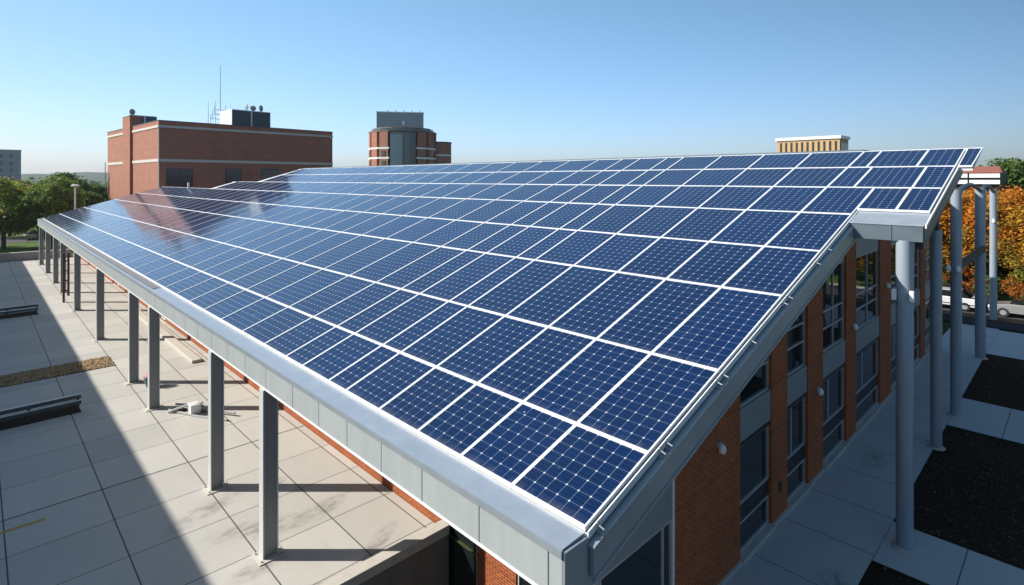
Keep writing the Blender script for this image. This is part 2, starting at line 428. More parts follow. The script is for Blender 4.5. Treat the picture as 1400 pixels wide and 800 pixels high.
# gravel strip
struct('gravel_bed', sheet(-38.3, -36.1, -3, 5.45, .006), 'soil')
m = MB()
ico = [(0, 0, 1), (.89, 0, .45), (.28, .85, .45), (-.72, .53, .45), (-.72, -.53, .45), (.28, -.85, .45), (.72, .53, -.45), (-.28, .85, -.45), (-.89, 0, -.45), (-.28, -.85, -.45), (.72, -.53, -.45), (0, 0, -1)]
icf = [(0, 1, 2), (0, 2, 3), (0, 3, 4), (0, 4, 5), (0, 5, 1), (1, 6, 2), (2, 7, 3), (3, 8, 4), (4, 9, 5), (5, 10, 1), (6, 7, 2), (7, 8, 3), (8, 9, 4), (9, 10, 5), (10, 6, 1), (11, 7, 6), (11, 8, 7), (11, 9, 8), (11, 10, 9), (11, 6, 10)]
for i in range(3200):
    x = random.uniform(-38.25, -36.15); y = random.uniform(-.5, 5.4); r = random.uniform(.03, .075); n = len(m.v)
    a = random.uniform(.6, 1.3); b = random.uniform(.6, 1.3)
    m.v += [(x+p[0]*r*a, y+p[1]*r*b, .02+p[2]*r*.6) for p in ico]; m.f += [tuple(n+k for k in f) for f in icf]
o = m.build('gravel', 'pebble'); tag(o, 'tan and brown pebbles filling the strip across the plaza', 'gravel', kind='stuff')
# leaf litter on beds
m = MB()
for i in range(420):
    y0, y1 = random.choice(((10, 16.8), (19.4, 28.2), (32.6, 41.4), (19.4, 28.2)))
    x = random.uniform(-3.7, 4); y = random.uniform(y0, y1); r = random.uniform(.012, .035); a = random.uniform(0, 6.3)
    c, s_ = math.cos(a)*r, math.sin(a)*r
    m.face([(x-c, y-s_, .01), (x+s_*.6, y-c*.6, .02+r*.5), (x+c, y+s_, .01), (x-s_*.6, y+c*.6, .018)])
o = m.build('leaf_litter', leaf('dry_litter', [(.3, .17, .07), (.16, .10, .05), (.5, .42, .3)], 3)); tag(o, 'dry leaf scraps scattered over the dark soil beds', 'leaf litter', kind='stuff')
m = MB()
for i in range(12000):
    y0, y1 = random.choice(((12, 16.85), (19.3, 28.35), (32.5, 41.5), (19.3, 28.35)))
    x = random.uniform(-3.83, 3.5); y = random.uniform(y0, y1); r = random.uniform(.02, .065); a = random.uniform(0, 6.3); z = -.03
    c, s_ = math.cos(a)*r, math.sin(a)*r; h = random.uniform(.01, .05)
    m.face([(x-c, y-s_, z+.01), (x+s_*.35, y-c*.35, z+h), (x+c, y+s_, z+h*.7), (x-s_*.35, y+c*.35, z+.02)])
o = m.build('mulch_chips', leaf('mulch_brown', [(.025, .017, .012), (.06, .04, .026), (.12, .085, .06)], 3, .05)); tag(o, 'dark bark mulch chips covering the planting beds', 'mulch', kind='stuff')

# ---------------------------------------------------------------- main building
def zroof(y): return 10 - 4.784 + .2966*(y - 5.946)
XR = -4.7; XW = -6.2; YF = 9.6; YE = 5.48; ZE = 5.19; XL = -88.0; YT = 25.74; XE = -2.92; YX = 17.95
ORD = ['first', 'second', 'third', 'fourth', 'fifth', 'sixth', 'seventh', 'eighth', 'ninth', 'tenth', 'eleventh', 'twelfth', 'thirteenth', 'fourteenth', 'fifteenth', 'sixteenth', 'seventeenth', 'eighteenth', 'nineteenth', 'twentieth']
def ordn(i):
    if i < 20: return ORD[i]
    t, u = divmod(i+1, 10)
    tn = {2: 'twenty', 3: 'thirty', 4: 'forty', 5: 'fifty'}[t]
    return {2: 'twentieth', 3: 'thirtieth', 4: 'fortieth', 5: 'fiftieth'}[t] if u == 0 else tn + '-' + ORD[u-1]

B = thing('brick_building', 'long brick building with tall windows and sloping roof covered in solar panels', 'building', (XW, YF, 0))
# roof deck: stepped outline slab
T = .16
def slab(mb, x0, x1, y0, y1, drop=.05, th=T):
    z0, z1 = zroof(y0)-drop, zroof(y1)-drop
    mb.hexa([(x0, y0, z0-th), (x1, y0, z0-th), (x1, y1, z1-th), (x0, y1, z1-th)], [(x0, y0, z0), (x1, y0, z0), (x1, y1, z1), (x0, y1, z1)])
m = MB(); slab(m, XL, XR+.03, 5.9, 18.46); slab(m, -67.2, XR+.03, 18.46, 21.0); slab(m, -60.5, XE+.03, 21.0, YT+.05)
slab(m, XR+.03, XE+.03, 18.85, 21.0); roof = m.build('roof', 'deck', B)
m = MB(); slab(m, XE+.03, -2.5, 23.45, YT+.03, .05, .08); m.build('roof_extension', 'deck', roof)
# eave flashing + lip + gutter
G0 = -28.3
m = MB(); z = ZE
m.hexa([(G0, YE-.02, z-.02), (XR, YE-.02, z-.02), (XR, 5.93, zroof(5.946)-.09), (G0, 5.93, zroof(5.946)-.09)], [(G0, YE-.02, z), (XR, YE-.02, z), (XR, 5.93, zroof(5.946)-.005), (G0, 5.93, zroof(5.946)-.005)])
m.build('eave_flashing', 'flash', B)
m = MB(); m.hexa([(XL, 5.62, z+.02), (G0-.01, 5.62, z+.02), (G0-.01, 5.93, zroof(5.946)-.09), (XL, 5.93, zroof(5.946)-.09)], [(XL, 5.62, z+.05), (G0-.01, 5.62, z+.05), (G0-.01, 5.93, zroof(5.946)-.005), (XL, 5.93, zroof(5.946)-.005)])
m.build('gutter', 'gutter', B)
m = MB().box(XL, G0-.01, YE-.02, 5.61, z-.02, z); m.build('eave_flashing', 'flash', B)
MB().box(XL-.02, XR+.02, YE-.05, YE-.023, z-.10, z+.003).build('drip_edge', 'rake', B)
# fascia panels
xs = [XR, -4.95, -6.36, -7.85, -9.17, -10.5, -11.8, -13.2, -14.9]
while xs[-1]-1.55 > XL: xs.append(xs[-1]-1.55)
xs.append(XL)
for a, b in zip(xs, xs[1:]):
    MB().box(b+.013, a-.013, YE, YE+.04, 4.50, ZE-.022).build('fascia_panel', 'fascia', B)
MB().box(XL, XR, YE+.045, YE+.12, 4.50, ZE-.03).build('fascia_backing', 'seam', B)
MB().box(XL, XR+.005, YE-.012, YE+.13, 4.455, 4.497).build('fascia_trim', 'trim', B)
# soffit under the eave
m = MB(); m.hexa([(XL, YE+.13, 4.46), (XW-.2, YE+.13, 4.46), (XW-.2, YF+.1, 4.46), (XL, YF+.1, 4.46)], [(XL, YE+.13, 4.50), (XW-.2, YE+.13, 4.50), (XW-.2, YF+.1, 4.50), (XL, YF+.1, 4.50)])
m.build('soffit', 'fascia', B)
# rake fascia: upper lip and lower band, near rake and extension rake
def rakeband(x0, x1, y0, y1, top, bot, name, mat):
    m = MB(); m.hexa([(x0, y0, zroof(y0)+bot), (x1, y0, zroof(y0)+bot), (x1, y1, zroof(y1)+bot), (x0, y1, zroof(y1)+bot)],
                     [(x0, y0, zroof(y0)+top), (x1, y0, zroof(y0)+top), (x1, y1, zroof(y1)+top), (x0, y1, zroof(y1)+top)])
    return m.build(name, mat, B)
rakeband(XR+.035, XR+.055, 5.95, 21.1, .015, -.08, 'rake_edge', 'trim')
rakeband(XR+.057, XR+.17, 5.93, 21.0, -.13, -.17, 'rake_ledge', 'rake')
rakeband(XR+.10, XR+.15, 5.95, 20.8, -.175, -.62, 'rake_fascia', 'rake')
rakeband(XR+.152, XR+.17, 5.95, 20.8, -.56, -.62, 'rake_lip', 'rake')
rakeband(XR-.5, XR+.095, 5.96, 20.6, -.22, -.58, 'rake_backing', 'rake')
# corner box and return
MB().box(-4.93, XR+.01, YE+.15, 5.95, -.0, ZE-.03).build('corner_post', 'fascia', B, bevel=.008)
MB().box(XR+.012, XR+.055, YE-.02, 5.94, .0, ZE-.02).build('corner_cladding', 'rake', B)
# extension roof eave + rake
m = MB(); za, zb = zroof(18.9)-.01, 8.78
m.hexa([(-6.6, YX-.02, zb-.03), (XE+.02, YX-.02, zb-.03), (XE+.02, 18.9, za-.06), (-6.6, 18.9, za-.06)], [(-6.6, YX-.02, zb), (XE+.02, YX-.02, zb), (XE+.02, 18.9, za), (-6.6, 18.9, za)])
m.build('extension_flashing', 'flash', B)
for a, b in ((-6.6, -3.62), (-3.62, XE)):
    MB().box(a+.008, b-.008, YX, YX+.05, 8.33, zb-.035).build('fascia_panel', 'rake_dark', B)
MB().box(-6.6, XE-.02, YX+.055, YX+.4, 8.35, 8.74).build('extension_beam', 'rake_dark', B)
rakeband(XE+.035, XE+.07, YX+.0, YT+.05, .012, -.08, 'rake_edge', 'trim').location = (0, 0, 0)
rakeband(XE-.1, XE+.03, YX+.06, YT, -.10, -.47, 'rake_fascia', 'rake_dark')
rakeband(XE-.3, XE-.105, 18.6, YT, -.22, -.9, 'soffit_beam', 'darkmetal')
m = MB(); m.hexa([(-6.2, 18.4, 8.36), (XE-.31, 18.4, 8.36), (XE-.31, 25.6, 9.9), (-6.2, 25.6, 9.9)], [(-6.2, 18.4, 8.40), (XE-.31, 18.4, 8.40), (XE-.31, 25.6, 9.94), (-6.2, 25.6, 9.94)])
m.build('extension_soffit', 'darkmetal', B)
# far end rake trims and ridge cap
rakeband(XL-.05, XL-.01, 5.5, 18.5, .03, -.55, 'rake_fascia', 'trim')
MB().box(-60.5, XE+.05, YT+.06, YT+.12, zroof(YT)-.5, zroof(YT)+.02).build('ridge_cap', 'trim', B)
MB().box(-67.2, -60.4, 21.03, 21.1, zroof(21)-.4, zroof(21)+.02).build('ridge_cap', 'trim', B)
MB().box(XL, -67.1, 18.5, 18.56, zroof(18.46)-.4, zroof(18.46)+.02).build('ridge_cap', 'trim', B)
# roof clips
for y in (6.15, 7.75, 7.95, 9.7, 9.95, 11.2, 12.9, 13.2, 15.1, 16.0, 18.0, 18.6, 20.2):
    zz = zroof(y)
    m = MB().box(XR+.058, XR+.16, y-.02, y+.02, zz-.128, zz-.115).box(XR+.058, XR+.075, y-.02, y+.02, zz-.115, zz+.03)
    m.tube([(XR+.06, y, zz-.02), (XR+.17, y, zz-.05)], .014, 8); m.build('clamp', 'clampm', B)

# walls: gable side at X = XW  (piers, windows, spandrels)
WT = .35
def gable_poly(y0, y1, z0, z1f, mat, name, x0=XW-WT, x1=XW, parent=B):
    m = MB(); a, b = z1f(y0), z1f(y1)
    m.hexa([(x0, y0, z0), (x1, y0, z0), (x1, y1, z0), (x0, y1, z0)], [(x0, y0, a), (x1, y0, a), (x1, y1, b), (x0, y1, b)])
    return m.build(name, mat, parent)
def top(y): return min(zroof(y)-.25, zroof(25.7)-.25) if y < 25.75 else 9.4
piers = [(10.96, 14.3), (16.4, 17.6), (19.4, 20.9), (23.6, 24.9), (28.6, 30.6), (33.6, 34.8), (37.4, 38.6)]
for (a, b) in piers: gable_poly(a, b, .0, (lambda y: top(y)) if b < 25.8 else (lambda y: 9.4), 'brick', 'brick_pier')
bays = [(14.3, 16.4), (17.6, 19.4), (20.9, 23.6), (24.9, 28.6), (30.6, 33.6), (34.8, 37.4), (38.6, 41.0)]
def window(y0, y1, z0, z1, hm=(), vm=(), x=XW-.12, mat='frame_w', slope=False, ang=None):
    t = .05; m = MB()
    m.box(x-.06, x+.03, y0, y0+t, z0, z1).box(x-.06, x+.03, y1-t, y1, z0, z1)
    m.box(x-.06, x+.03, y0+t, y1-t, z0, z0+t).box(x-.06, x+.03, y0+t, y1-t, z1-t, z1)
    for h in hm: m.box(x-.06, x+.025, y0+t, y1-t, h-t/2, h+t/2)
    for v in vm:
        seg = [z0+t] + sorted(hm) + [z1-t]
        for a, b in zip(seg, seg[1:]): m.box(x-.06, x+.02, v-t/2, v+t/2, a+(t/2 if a != z0+t else 0), b-(t/2 if b != z1-t else 0))
    w = m.build('window', mat, B)
    MB().box(x-.03, x-.02, y0+.01, y1-.01, z0+.01, z1-.01).build('pane', 'glass', w)
    return w
for i, (a, b) in enumerate(bays):
    zt = min(top(a), top(b)) if b < 25.8 else 9.2
    mid = (a+b)/2
    # base curb
    MB().box(XW-WT, XW+.10, a-.0, b, 0, .12).build('window_curb', 'conc', B)
    w = window(a, b, .122, .92, (), ()); w = window(a, b, 1.39, 2.95, (), (a+(b-a)*.35,) if i else ())
    MB().box(XW-.2, XW-.10, a, b, .925, 1.385).build('transom_panel', 'frame_d', B)
    MB().box(XW-.2, XW-.05, a, b, 2.955, 3.10).build('lintel', 'frame_d', B)
    MB().box(XW-.16, XW-.03, a, b, 3.105, 3.95).build('spandrel_panel', 'spandrel', B)
    wt = min(zt-.1, 6.9)
    if wt > 4.4:
        hm = [h for h in (4.75, 5.35) if h < wt-.2]
        window(a, b, 3.96, wt, hm, (a+(b-a)*.55,) if i > 1 else ())
        if zt > wt: gable_poly(a, b, wt+.003, (lambda y, q=b: top(y)) if b < 25.8 else (lambda y: 9.4), 'spandrel', 'upper_cladding', XW-.18, XW-.06)
MB().box(XW-WT-.02, XW+.06, 9.0, 41.0, -.02, .10).build('wall_plinth', 'conc', B)
# near gable: grey cladding and dark glazing before the first pier
gable_poly(6.7, 10.95, 2.62, lambda y: zroof(y)-.25, 'spandrel', 'gable_cladding', XW-.2, XW-.02)
MB().box(XW-.018, XW-.008, 8.22, 8.24, 2.62, 4.9).build('cladding_seam', 'seam', B)
window(8.3, 10.9, .1, 2.61, (), (10.55,), x=XW-.05); window(6.75, 8.27, .1, 2.61, (), (), x=XW-.05)
MB().box(XW-.25, XW+.02, 6.70, 10.95, -.02, .095).build('wall_plinth', 'conc', B)
MB().box(XW-.03, XW+.01, 10.90, 10.955, .1, 5.5).build('corner_trim', 'trim', B)
# front wall (brick with openings) at Y = YF
ops = [(-12.80, -11.24, -2.9, 4.4), (-9.75, -6.62, -2.9, 4.4), (-34.6, -32.9, .05, 3.2), (-46.2, -44.8, .05, 2.6), (-52, -50, .9, 2.8), (-58, -56, .9, 2.8), (-63.5, -62.2, .05, 2.6), (-72, -70, .9, 2.8), (-80, -78, .9, 2.8)]
ops.sort(reverse=True); cur = XW-WT
for (a, b, z0, z1) in sorted(ops, key=lambda q: -q[1]):
    if cur - b > .02: MB().box(b, cur, YF, YF+.35, -3 if b > -13.5 else -.05, 4.46).build('brick_wall', 'brick', B)
    if z0 > .5: MB().box(a, b, YF+.001, YF+.35, -.05, z0).build('brick_wall', 'brick', B)
    if z1 < 4.3: MB().box(a, b, YF+.001, YF+.35, z1, 4.46).build('brick_wall', 'brick', B)
    m = MB(); t = .06; yy = YF+.08
    m.box(a, a+t, yy-.04, yy+.05, z0, z1).box(b-t, b, yy-.04, yy+.05, z0, z1).box(a+t, b-t, yy-.04, yy+.05, z0, z0+t).box(a+t, b-t, yy-.04, yy+.05, z1-t, z1)
    nm = 'door' if z0 == .05 else 'window'
    m.box((a+b)/2-.02, (a+b)/2+.02, yy-.03, yy+.04, z0+t, z1-t) if b-a > 1.6 else None
    w = m.build(nm, 'trim', B); MB().box(a+.01, b-.01, yy+.01, yy+.02, z0+.01, z1-.01).build('pane', 'glass', w)
    cur = a
MB().box(XL+1, cur, YF, YF+.35, -.05, 4.46).build('brick_wall', 'brick', B)
# rear and left shell so that the building is closed
MB().box(XL+.6, XL+.95, YF, 18.3, -.05, 4.4).build('end_wall', 'brick', B)
m = MB().box(XW-WT-1, XW-.0, 25.9, 41, 9.42, 11.2).box(-60, XW-WT-1, 25.9, 41, 9.42, 11.2); m.build('rear_shade_volume', 'rake_dark', B)  # hidden rear volume, raised so it throws shade on the pergola columns
m = MB().box(-60, XW-WT, 40.9, 41.2, 0, 9.6); m.build('rear_wall', 'brick', B)
MB().box(-59.4, XE-.6, 25.2, 25.5, 4.5, 10.6).build('upper_wall', 'spandrel', B) if False else None
MB().box(-60.4, -60.1, 18.5, 41, -.05, 9.0).build('end_wall', 'brick', B)
MB().box(XL+1, -60.1, 18.1, 18.4, -.05, 8.6).build('rear_wall', 'brick', B)
MB().box(-87, XW-.4, 9.96, 24.9, 4.3, 4.5).build('upper_floor', 'conc', B)
# a small vent pipe on the far roof edge
MB().tube([(-74.2, 18.3, 8.7), (-74.2, 18.3, 9.6)], .12, 10).build('vent_pipe', 'white', B)

# square steel columns below the eave
for X in (-14.83, -19.3, -28.0, -32.3, -42.4, -53.1, -62.4, -68.6, -76.5, -84.5):
    X -= .25
    Y0 = 5.62; a, b = .14, .20
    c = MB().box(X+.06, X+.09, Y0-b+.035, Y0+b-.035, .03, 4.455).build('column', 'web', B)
    for f in (Y0-b, Y0+b-.034): MB().box(X-a, X+a, f, f+.034, .03, 4.455).build('flange', 'flange', c)
    MB().box(X-.30, X+.30, Y0-.34, Y0+.34, .004, .028).build('base_plate', 'coping', c)
    m = MB()
    for dx in (-.21, .21):
        for dy in (-.26, .26): m.lathe(X+dx, Y0+dy, [(.022, .028), (.022, .06)], 6)
    m.build('anchor_bolts', 'gutter', c)
# round columns that hold the extension
def roundcol(x, y, r, h, parent, base=True, off=None):
    c = MB().lathe(x, y, [(r+.0, .05), (r, h)], 32).build('column', 'steel_round', parent, smooth=True)
    if base: MB().lathe(x, y, [(r+.10, .0055), (r+.10, .035), (r+.03, .05)], 24).build('base_collar', 'conc', c)
    return c
roundcol(-3.36, 18.12, .20, 8.345, B); c2 = roundcol(-3.79, 25.7, .18, 8.1, B)
MB().box(-3.87, -3.71, 25.62, 25.78, 8.1, 9.95).build('column_head', 'darkmetal', c2)
for dy, dx in ((-.12, -.20), (-.12, .20)):
    MB().box(-3.36+dx-.055, -3.36+dx+.055, 18.12-.27, 18.12-.17, 6.72, 7.02).build('spotlight', 'white', B, bevel=.02)

# wall lamps on the brick piers
def wall_lamp(y, z, label):
    t = thing('wall_lamp', label, 'wall lamp', (XW, y, z), 0, 'white lamps on the brick gable wall')
    MB().lathe(XW+.10, y, [(.07, z-.11), (.10, z-.04), (.085, z+.04), (.03, z+.10)], 16).build('shade', 'white', t, smooth=True)
    MB().box(XW, XW+.08, y-.05, y+.05, z+.0, z+.13).build('bracket', 'frame_w', t)
wall_lamp(13.05, 3.45, 'white teardrop lamp on the wide brick pier nearest the roof corner')
wall_lamp(20.3, 2.9, 'white lamp low on the third brick pier, halfway up the pier')
wall_lamp(24.4, 4.3, 'small white lamp on the fourth brick pier from the near corner')
wall_lamp(29.6, 5.2, 'small white lamp on the fifth brick pier, left of the tall round column')

# low wall end of pillar things
def outlet(y, z, label):
    t = MB().box(XW, XW+.03, y-.09, y+.09, z-.14, z+.14).build('vent_cover', 'seam'); tag(t, label, 'vent cover')
outlet(17.0, .95, 'small black vent cover low on the second brick pier')

# ---------------------------------------------------------------- solar panels
B0 = [-4.7, -6.14, -7.40, -8.69, -10.07, -11.49, -12.33, -13.78, -14.82, -16.36, -18.2, -20.25, -22.2, -24.1, -26.0, -27.9, -29.8]
B5 = [-4.7, -6.11, -7.8, -9.52, -11.3, -13.06, -13.95, -15.5, -16.6, -18.2, -20.2, -22.4, -24.6, -26.7, -28.8, -30.9, -33.0]
N = 40
B0 += [-29.8 + (XL+29.8)*(i-16)/(N-16) for i in range(17, N+1)]
B5 += [-33.0 + (XL+33.0)*(i-16)/(N-16) for i in range(17, N+1)]
def bx(k, y): t = (y-5.946)/(18.46-5.946); return B0[k] + (B5[k]-B0[k])*t
YR = [5.946, 7.53, 9.92, 13.06, 15.66, 18.46, 21.0, 23.4, 25.70]
ROWN = ['bottom row at the eave', 'second row up', 'third row up', 'fourth row up', 'fifth row up', 'sixth row up', 'row just below the top', 'top row at the ridge']
GRP = 'solar panels on the sloping roof'
def panel(xa0, xb0, xa1, xb1, y0, y1, ncx, ncy, label, detail=True):
    """xa = right edge, xb = left edge (0 bottom, 1 top)"""
    w = .031; g = .0035; h = .055
    def q(x, y, dz): return (x, y, zroof(y)+dz)
    ox = [(xb0+g, y0+g), (xa0-g, y0+g), (xa1-g, y1-g), (xb1+g, y1-g)]
    ix = [(xb0+g+w, y0+g+w), (xa0-g-w, y0+g+w), (xa1-g-w, y1-g-w), (xb1+g+w, y1-g-w)]
    cx = (xa0+xb0)/2; loc = (cx, y0, zroof(y0))
    t = thing('solar_panel', label, 'solar panel', loc, 0, GRP)
    n = MB(); n.v = [q(x, y, h-.014+random.uniform(-.006, .006)) for x, y in ix]; n.f = [(0, 1, 2, 3)]
    me = bpy.data.meshes.new('cells'); me.from_pydata([(a-loc[0], b-loc[1], c-loc[2]) for a, b, c in n.v], [], n.f)
    uvl = me.uv_layers.new(name='cells')
    for li, c in enumerate(((0, 0), (ncx, 0), (ncx, ncy), (0, ncy))): uvl.data[li].uv = c
    me.materials.append(MT['cells'])
    o = bpy.data.objects.new('cells', me); COL.objects.link(o); o.parent = t
    m = MB(); m.v = [q(x, y, 0) for x, y in ox] + [q(x, y, h) for x, y in ox] + [q(x, y, h) for x, y in ix] + [q(x, y, h-.03) for x, y in ix]
    for i in range(4):
        j = (i+1) % 4; m.f += [(i, j, 4+j, 4+i), (4+i, 4+j, 8+j, 8+i), (8+i, 8+j, 12+j, 12+i)]
    m.build('frame', 'pframe', t)
for r in range(8):
    y0, y1 = YR[r], YR[r+1]
    ncy = max(6, round((y1-y0)*1.04/.245))
    if r < 5: cols = [((bx(k, y0), bx(k+1, y0)), (bx(k, y1), bx(k+1, y1))) for k in range(N)]
    else:
        cols = []
        head = {5: [-2.93, -3.72, -4.7], 6: [-2.93, -3.7, -5.3, -6.1], 7: [-2.93, -4.0, -5.5, -6.15]}[r]
        end = -67.0 if r == 5 else -60.3
        if r == 5: cols += [((a, b), (a, b)) for a, b in zip(head, head[1:])]; ks = 0
        else:
            for a, b in zip(head, head[1:]):
                cols.append(((a, b if b != head[-1] else bx(1, y0)), (a, b if b != head[-1] else bx(1, y1))))
            ks = 1
        for k in range(ks, N):
            if (bx(k+1, y0)) < end: break
            cols.append(((bx(k, y0), bx(k+1, y0)), (bx(k, y1), bx(k+1, y1))))
    if r == 7: cols.insert(0, ((-2.5, -2.88), (-2.45, -2.88)))
    for i, ((a0, b0), (a1, b1)) in enumerate(cols):
        ya = y0 if not (r == 5 and i < 2) else 18.92
        ncx = max(2, round((a0-b0)/.24))
        lab = f'blue solar panel in the {ROWN[r]}, {ordn(i)} from the near right-hand edge'
        if i == len(cols)-1: lab = f'blue solar panel at the far left end of the {ROWN[r]}'
        panel(a0, b0, a1, b1, ya, y1, ncx, ncy, lab)

# ---------------------------------------------------------------- pergola colonnade on the right
P = thing('pergola', 'freestanding row of tall blue-grey round columns joined by thin beams beyond the roof', 'pergola', (-3.7, 29.8, 0))
cs = [(-3.72, 29.8, .2, 9.55), (-3.97, 40.3, .24, 9.5), (-4.2, 49.5, .2, 9.3)]
for (x, y, r, h) in cs: roundcol(x, y, r, h, P)
for (x0, y0, r0, h0), (x1, y1, r1, h1) in zip(cs, cs[1:]):
    pts = []
    for i in range(13):
        t = i/12; pts.append((x0+(x1-x0)*t, y0+(y1-y0)*t, h0-.15+(h1-h0)*t + .35*math.sin(math.pi*t)))
    MB().tube(pts, .1, 8).build('arched_beam', 'darkmetal', P, smooth=True)
MB().box(-3.9, -3.7, 30.05, 40.0, 6.0, 6.3).build('cross_beam', 'brown', P)
for (x, y, z) in ((-3.72+.1, 29.52, 6.25), (-3.95, 29.55, 6.25), (-4.15, 49.25, 7.2)):
    MB().lathe(x, y, [(.08, z-.13), (.1, z), (.05, z+.12)], 12).build('spotlight', 'white', P, smooth=True)

# dark planter wall and rail at the far end of the walkway
D = thing('planter_wall', 'long low black planter wall across the far end of the walkway', 'planter wall', (-4, 49.4, 0))
MB().box(-14, 12, 49.2, 50.6, 0, .45).build('wall', 'darkmetal', D)
MB().box(-14, 12, 49.15, 50.65, .452, .50).build('cap', 'frame_d', D)
D = thing('railing', 'black metal railing between the planter wall and the road behind the columns', 'railing', (-8, 50.9, 0))
for x in [-14+1.5*i for i in range(7)]: MB().box(x-.03, x+.03, 50.87, 50.93, 0, 1.5).build('post', 'frame_d', D)
for z in (.6, 1.0, 1.5): MB().box(-14, -5, 50.88, 50.92, z-.03, z+.03).build('rail', 'frame_d', D)

# plaza guard rails over soil slots
for (X, y1, lab) in ((-30.0, 3.3, 'nearer dark double metal rail over a soil slot in the shaded plaza'), (-53.8, 3.4, 'farther dark double metal rail in the shaded plaza, beyond the gravel strip')):
    struct('soil_slot', sheet(X-1.7, X+.08, -3, y1, .006), 'soil')
    t = thing('guard_rail', lab, 'guard rail', (X, y1, 0), 0, 'metal guard rails on the plaza')
    for z in (.34, .60):
        MB().box(X-.13, X+.05, -3, y1, z, z+.16).build('rail', 'darkmetal', t, bevel=.02)
        MB().box(X-.02, X+.05, -3, y1, z+.163, z+.185).build('rail_cap', 'trim', t)
    for y in (y1-.1, y1-1.7, y1-3.3): MB().box(X-.19, X-.135, y-.05, y+.05, .004, .74).build('post', 'darkmetal', t)

# flower pot, bundle, brown post
t = thing('flower_pot', 'small teal pot with pink flowers beside a square column', 'flower pot', (-31.3, 6.1, 0))
MB().lathe(-31.3, 6.1, [(.18, .004), (.28, .35), (.30, .40), (.24, .41)], 16).build('pot', 'teal', t, smooth=True)
m = MB()
for i in range(160):
    a = random.uniform(0, 6.28); rr = random.uniform(0, .32); x, y, z = -31.3+rr*math.cos(a), 6.1+rr*math.sin(a), .42+random.uniform(0, .38)*(1-rr)
    s_ = .045; m.face([(x-s_, y, z), (x, y-s_, z+.02), (x+s_, y, z+.01), (x, y+s_, z+.03)])
m.build('flowers', 'pink', t)
t = thing('equipment_bundle', 'grey folded tripod and hoses with a small box lying on the plaza', 'equipment', (-26.5, 6.6, 0))
m = MB()
for (a, b) in (((-27.6, 6.1, .09), (-24.9, 7.9, .12)), ((-27.4, 6.0, .06), (-24.6, 7.5, .06)), ((-27.5, 6.3, .2), (-25.6, 7.6, .3)), ((-27.2, 5.95, .05), (-26.2, 7.0, .45))):
    m.tube([a, [(a[i]+b[i])/2+random.uniform(-.06, .06) for i in range(3)], b], .05, 8)
m.build('legs', 'steel', t, smooth=True)
MB().box(-26.7, -26.2, 6.55, 6.95, .02, .42).build('box', 'white', t, bevel=.02)
m = MB()
for k in range(3):
    pts = [(-27.3+.9*i/8+.12*math.sin(i+k*2), 6.3+.7*i/8+.18*math.cos(i*.9+k), .05+.03*k) for i in range(9)]
    m.tube(pts, .035, 6)
m.build('hose', 'rubber', t, smooth=True)
t = thing('slatted_post', 'dark brown timber post with short slats between the far square columns', 'post', (-57.6, 5.3, 0))
MB().box(-57.65, -57.5, 5.12, 5.27, 0, 4.0).build('post', 'brown', t)
MB().box(-57.65, -57.5, 5.42, 5.57, .5, 4.0).build('post', 'brown', t)
for z in (.9, 1.7, 2.5, 3.3): MB().box(-57.62, -57.53, 5.27, 5.42, z, z+.1).build('slat', 'brown', t)

# low wall at the end of the plaza
t = thing('low_wall', 'low weathered concrete wall between the plaza and the lawn', 'wall', (-91, 0, 0))
MB().box(-91.3, -90.9, -7, 9.0, -.05, .92).build('wall', 'conc', t); MB().box(-91.36, -90.84, -7, 9.0, .923, 1.0).build('coping', 'coping', t)

# neighbour whose shade falls on the plaza
t = thing('neighbouring_building', 'dark grey office block facing the plaza from its shaded side', 'building', (-40, -8, 0))
MB().box(-100.8, 20, -24, -7.0, -.05, 10.28).build('wall', 'rake_dark', t)  # unseen wall, kept dark to cut bounce into the plaza shade
MB().box(-100.9, 20.1, -24.1, -6.9, 10.283, 10.44).build('parapet_cap', 'coping', t)
for i in range(26):
    for z in (1.2, 4.4, 7.6):
        x = -98+4.5*i
        w = MB().box(x, x+2.2, -6.998, -6.95, z, z+2.0).build('window', 'frame_d', t)
        MB().box(x+.08, x+2.12, -6.947, -6.94, z+.08, z+1.92).build('pane', 'glass', w)

# ---------------------------------------------------------------- brick block behind the roof
RZ = R(3.1)
Q = thing('brick_block', 'large red brick block with pale stone bands and rooftop plant behind the far roof end', 'building', (-90, 18.5, 0), RZ, local=True)
LX, LY, HZ = 30.0, 26.5, 18.2          # extends to -x and +y in local coords
MB().box(-LX, 0, 0, LY, 0, HZ-1.0).build('wall', 'brick_far', Q)
MB().box(-LX+.04, -.04, .04, LY-.04, HZ-.997, HZ-.72).build('stone_band', 'coping', Q) if False else None
m = MB().box(-LX-.08, .10, -.10, LY+.08, HZ-.95, HZ-.62); m.build('stone_band', 'coping', Q)
MB().box(-LX, .02, -.02, LY, HZ-.617, HZ).build('parapet', 'brick_far', Q)
MB().box(-LX-.05, .06, -.06, LY+.05, HZ+.003, HZ+.10).build('parapet_cap', 'darkmetal', Q)
MB().box(-LX-.04, .08, -.08, LY+.05, 12.45, 12.85).build('stone_band', 'coping', Q)
MB().box(-.02, .06, -.06, .06, 0, 17.2).build('corner_joint', 'coping', Q)
